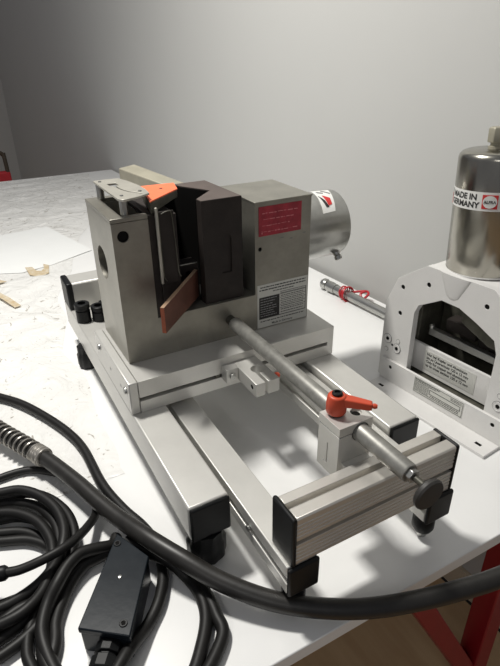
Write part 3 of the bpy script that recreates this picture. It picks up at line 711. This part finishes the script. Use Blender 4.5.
CA = [(0.0337,-0.2725,-0.135),(0.0455,-0.2313,-0.131),(0.0563,-0.204,-0.129),(0.0851,-0.1798,-0.128),(0.123,-0.1641,-0.128),(0.1631,-0.1614,-0.129),(0.1934,-0.1708,-0.132),(0.2099,-0.1858,-0.14),(0.2209,-0.2066,-0.147),(0.2256,-0.2327,-0.153),(0.2261,-0.2566,-0.155),(0.2222,-0.2903,-0.155)]
CB_ = [(0.0645,-0.277,-0.145),(0.0764,-0.2369,-0.141),(0.0951,-0.2115,-0.139),(0.1247,-0.1912,-0.138),(0.1624,-0.1816,-0.138),(0.194,-0.1839,-0.139),(0.2171,-0.1927,-0.143),(0.239,-0.2065,-0.143),(0.2549,-0.2252,-0.141),(0.2606,-0.2464,-0.141),(0.2575,-0.2793,-0.143)]
CC = [(0.0832,-0.2812,-0.157),(0.0987,-0.2429,-0.157),(0.1125,-0.2149,-0.157),(0.1365,-0.1941,-0.157),(0.1706,-0.1838,-0.156),(0.2084,-0.1909,-0.156),(0.235,-0.2058,-0.156),(0.2551,-0.2305,-0.156),(0.2667,-0.2559,-0.156),(0.2704,-0.2833,-0.156)]
CD = [(0.0295,-0.277,-0.155),(0.0447,-0.2358,-0.152),(0.0611,-0.2088,-0.149),(0.0887,-0.184,-0.147),(0.1277,-0.1711,-0.146),(0.1632,-0.1713,-0.147),(0.1927,-0.1786,-0.1475),(0.2192,-0.1946,-0.151),(0.2359,-0.2157,-0.156),(0.2391,-0.2375,-0.156),(0.2473,-0.2704,-0.156)]
CE = [(0.1944,-0.0992,-0.1500),(0.2073,-0.1094,-0.1480),(0.21,-0.1297,-0.1400),(0.2126,-0.1513,-0.134),(0.2238,-0.1693,-0.133),(0.2412,-0.186,-0.135),(0.2583,-0.2028,-0.143),(0.2834,-0.2153,-0.149),(0.3101,-0.2163,-0.153),(0.3452,-0.2102,-0.155)]
CF = [(0.2081,-0.0988,-0.153),(0.2119,-0.1208,-0.152),(0.2159,-0.1447,-0.151),(0.2299,-0.1667,-0.153),(0.2504,-0.1842,-0.156),(0.2784,-0.1995,-0.156),(0.307,-0.2062,-0.156),(0.3467,-0.2064,-0.156)]
CG = [(0.2159,-0.0902,-0.1415),(0.2497,-0.0702,-0.1405),(0.2787,-0.0499,-0.1415),(0.3004,-0.0361,-0.1565),(0.3293,-0.0319,-0.1565),(0.359,-0.0372,-0.1565),(0.3878,-0.0543,-0.1565),(0.4196,-0.0843,-0.1565)]
CH = [(0.2335,-0.0541,-0.1405),(0.26,-0.0382,-0.1405),(0.2944,-0.0221,-0.1565),(0.3317,-0.0162,-0.1565),(0.3656,-0.0173,-0.1565),(0.3952,-0.024,-0.1565),(0.44,-0.0479,-0.1565)]
hz = thing('hydraulic_hose', 'thick black hose with a spring collar crossing the front of the table', 'hose', (.1,-.11,T))
obj('hose_body', tube(B(), HOSE, .0122, seg=20), 'hose', hz)
# spring strain relief
path = smooth_path(HOSE[1:6], 30)
sp = B(); pts = []; tot = 0; turns = 0; prevp = path[0]; a = Vector((0,0,1))
for i, p in enumerate(path[:-6]):
    d = (path[i+1]-p).normalized(); s = d.cross(Vector((0,0,1))).normalized(); upv = s.cross(d)
    tot += (p-prevp).length; prevp = p
    for k in range(4):
        q = p+(path[i+1]-p)*k/4; ph = (tot+(path[i+1]-p).length*k/4)/.0130*2*PI
        pts.append(q+.0148*(s*math.cos(ph)+upv*math.sin(ph)))
tube(sp, pts, .0018, seg=8, smooth=False)
obj('coil_spring', sp, 'springs', hz, label='pale steel coil spring')
e = path[-8]; d = (path[-7]-path[-9]).normalized()
obj('spring_collar', lathe(B(), [(.0140,-.016), (.0162,-.014), (.0150,-.012), (.0164,-.009), (.0152,-.007), (.0164,-.004), (.0152,-.002), (.0164,.001), (.0152,.003), (.0164,.006), (.0158,.009), (.0135,.010)], e, d, 32), 'springs', hz)

single('black_cable', tube(B(), THIN, .0078), 'rubber', 'thin black cable running from the left edge under the thick hose', 'cable', origin=(.0,-.09,T))
pc = thing('plug_cable', 'thin black cord looping over the coils with a plug end', 'cable', (.15,-.13,T))
obj('cord', tube(B(), PLUG, .0062), 'rubber', pc)
dd_ = (Vector(PLUG[0])-Vector(PLUG[1])).normalized()
obj('plug', lathe(B(), [(.0075,0), (.0095,.003), (.0098,.018), (.0125,.020), (.0125,.045)], Vector(PLUG[0])-dd_*.004, dd_, 24), 'black', pc)
bm = B()
def loop(c, far, dz):
    # close the arc into a full turn of the coil
    a, b = c[0], c[-1]; m = (a[0]+b[0])/2; h = abs(b[0]-a[0])/2
    ex = [(b[0]-h*.15, b[1]-.04, b[2]+dz), (m+h*.45, far+.012, b[2]+dz), (m, far, (a[2]+b[2])/2+dz), (m-h*.5, far+.014, a[2]+dz), (a[0]+h*.05, a[1]-.035, a[2]+dz)]
    return c+ex+[a, c[1]]
for c, far in ((CA,-.405), (CB_,-.388), (CC,-.400), (CD,-.395)): tube(bm, loop(c, far, 0.), .0074)
off = lambda c, du, dv, dz: [(x+du, y+dv, max(z+dz, T+.0078)) for x, y, z in c]
tube(bm, loop(off(CA, -.004, .012, -.016), -.392, 0), .0074); tube(bm, loop(off(CB_, .004,.012,-.012)[:8]+[(.255,-.262,-.155)], -.380, 0), .0074)
tube(bm, loop(off(CC, .020,.006,0), -.382, 0), .0074)
single('coiled_cable', bm, 'rubber', 'black rubber power cable lying in loose coils at lower left', 'cable', origin=(.15,-.2,T))
OCH = off(CH, .0,-.009,0)
bm = B()
tube(bm, CE[:-1]+[(.3452,-.2102,-.155), (.3800,-.1980,-.156), (.4080,-.1650,-.156), (.4250,-.1180,-.156)]+CG[::-1], .0082)
tube(bm, CF[:-1]+[(.3467,-.2240,-.156), (.3850,-.2250,-.1415), (.4180,-.1850,-.1415), (.4320,-.1250,-.156), (.4330,-.0850,-.156)]+OCH[::-1][1:], .0080)
tube(bm, off(CF, .004,-.014,.0005)+[(.37,-.265,-.1560), (.40,-.330,-.1560)], .0078)
tube(bm, off(CF, -.004,-.030,.0)[1:]+[(.35,-.290,-.1560), (.37,-.360,-.1560)], .0070)
single('looped_cable', bm, 'rubber', 'thicker black cable looping around the junction box at the front of the table', 'cable', origin=(.27,-.12,T))

# junction box
jb = thing('junction_box', 'dusty black plastic junction box with a screwed lid among the cables', 'junction box', (.295,-.125,T))
top = [Vector((.2162,-.1011,0)), Vector((.2805,-.0745,0)), Vector((.3625,-.1318,0)), Vector((.3252,-.1792,0))]
top = [Vector((.2180,-.1080,0)), Vector((.2560,-.0700,0)), Vector((.3670,-.1290,0)), Vector((.3290,-.1830,0))]
top = [Vector((.2162,-.1011,0)), Vector((.2725,-.0760,0)), Vector((.3640,-.1300,0)), Vector((.3260,-.1790,0))]
cc_ = sum(top, Vector())/4
def scl(f, z): return [cc_+(p-cc_)*f+Vector((0,0,z)) for p in top]
bb_ = obj('box_body', hexa(B(), scl(.97,T+.0005), scl(.97,T+.036)), 'boxm', jb, bevel=.002)
lid = obj('box_lid', hexa(B(), scl(1.0,T+.0362), scl(1.0,T+.045)), 'boxm', jb, bevel=.0015)
lidz = T+.0451
def lp(s, t): return top[0]*(1-s)*(1-t)+top[1]*s*(1-t)+top[2]*s*t+top[3]*(1-s)*t
for s, t in ((.12,.10), (.82,.88)):
    q = lp(s, t); sc_ = obj('lid_screw', lathe(B(), [(.0048,0), (.0048,.0006), (.0042,.0012), (.0030,.0012), (.0028,.0004)], (q.x,q.y,lidz), seg=20), 'black', lid)
    obj('screw_hole', lathe(B(), [(.0026,0), (.0026,.0010)], (q.x,q.y,lidz), seg=6), 'hole', sc_)
q = lp(.46,.42); obj('lid_rivet', lathe(B(), [(.0030,0), (.0024,.0014), (.001,.0018)], (q.x,q.y,lidz), seg=16), 'steel', lid)
g0 = lp(.58,1.0)+Vector((0,0,T+.019)); gd_ = (lp(.5,1.0)-lp(.5,0)).normalized()
g1 = g0+gd_*.050
obj('outlet_cord', tube(B(), [g1, g1+gd_*.02, g1+gd_*.045+Vector((0,-.006,.004)), g1+gd_*.065+Vector((-.02,-.05,-.002)), Vector((.36,-.36,T+.009)), Vector((.30,-.50,T+.0085))], .0062), 'rubber', jb)
gl = obj('cable_gland', lathe(B(), [(.0165,0), (.0165,.012), (.0130,.0125), (.0130,.016), (.0175,.0165), (.0175,.030), (.012,.034)], g0-gd_*.001, gd_, 10), 'black', jb, bevel=.0008)
obj('gland_nut', lathe(B(), [(.0105,0), (.0105,.008), (.0070,.010), (.0070,.020)], g0+gd_*.033, gd_, 6), 'steel', gl)

# ------------------------------------------------------------------ red chair in the far corner
ch = thing('red_chair', 'red upholstered chair with a dark metal frame behind the table', 'chair', (-3.2,-.02,FL))
obj('backrest', box(B(), -3.22,-3.17, -.20,.165, -.42,-.245), 'redchair', ch, bevel=.012, seg=3)
obj('seat', box(B(), -3.62,-3.20, -.20,.165, -.50,-.44), 'redchair', ch, bevel=.015, seg=3)
for v in (-.175,.150):
    obj('leg', tube(B(), [(-3.19,v,FL+.001), (-3.185,v,-.5), (-3.185,v,-.24), (-3.19,v*.98,-.13)], .013, seg=10), 'chairmetal', ch)
    obj('leg', tube(B(), [(-3.60,v,FL+.001), (-3.60,v,-.50)], .013, seg=10), 'chairmetal', ch)
obj('back_frame', tube(B(), [(-3.19,.148,-.15), (-3.19,.10,-.12), (-3.19,-.12,-.12), (-3.19,-.172,-.15)], .013, seg=10), 'chairmetal', ch)

# ------------------------------------------------------------------ lights
def area(name, loc, size, energy, col=(1,1,1), rot=(0,0,0), sy=None):
    l = bpy.data.lights.new(name, 'AREA'); l.energy = energy; l.color = col; l.size = size
    if sy: l.shape = 'RECTANGLE'; l.size_y = sy
    o = bpy.data.objects.new(name, l); C.objects.link(o); o.location = Vector(loc)+Vector((0,0,DZ)); o.rotation_euler = rot
    return o
area('ceiling_and_fill_lamp', (-.46,-.24,1.70), .18, 36, (1,.975,.92), sy=.26)
area('ceiling_and_fill_lamp', (1.9,-1.6,1.70), 1.2, 9, (1,.98,.94), sy=.5)  # unseen fill light added to brighten the front faces, not a ceiling fixture
w = bpy.data.worlds.new('world'); bpy.context.scene.world = w; w.use_nodes = True
w.node_tree.nodes['Background'].inputs['Color'].default_value = (.90,.92,1,1)
w.node_tree.nodes['Background'].inputs['Strength'].default_value = .15

# ------------------------------------------------------------------ camera
Rm = [[0.48261108706669475, 0.8757420618248605, -0.012742832928568598], [0.4080211449394212, -0.23768210626603845, -0.8814907609517321], [-0.7749872798456934, 0.4202178691008771, -0.47202929841874347]]
cam = bpy.data.cameras.new('camera'); co = bpy.data.objects.new('camera', cam); C.objects.link(co)
X = Vector(Rm[0]); Y = -Vector(Rm[1]); Zc = -Vector(Rm[2])
mt = Matrix((X, Y, Zc)).transposed().to_4x4()
mt.translation = Vector((0.74931341, -0.18200521, 0.4540429+DZ))
co.matrix_world = mt
cam.sensor_fit = 'VERTICAL'; cam.sensor_height = 36; cam.lens = 36*533.375/666
cam.clip_start = .02; cam.clip_end = 50
cam.dof.use_dof = False
sc = bpy.context.scene; sc.camera = co
sc.view_settings.view_transform = 'Standard'; sc.view_settings.look = 'None'
sc.view_settings.gamma = 1; sc.view_settings.exposure = .24; sc.view_settings.use_curve_mapping = False
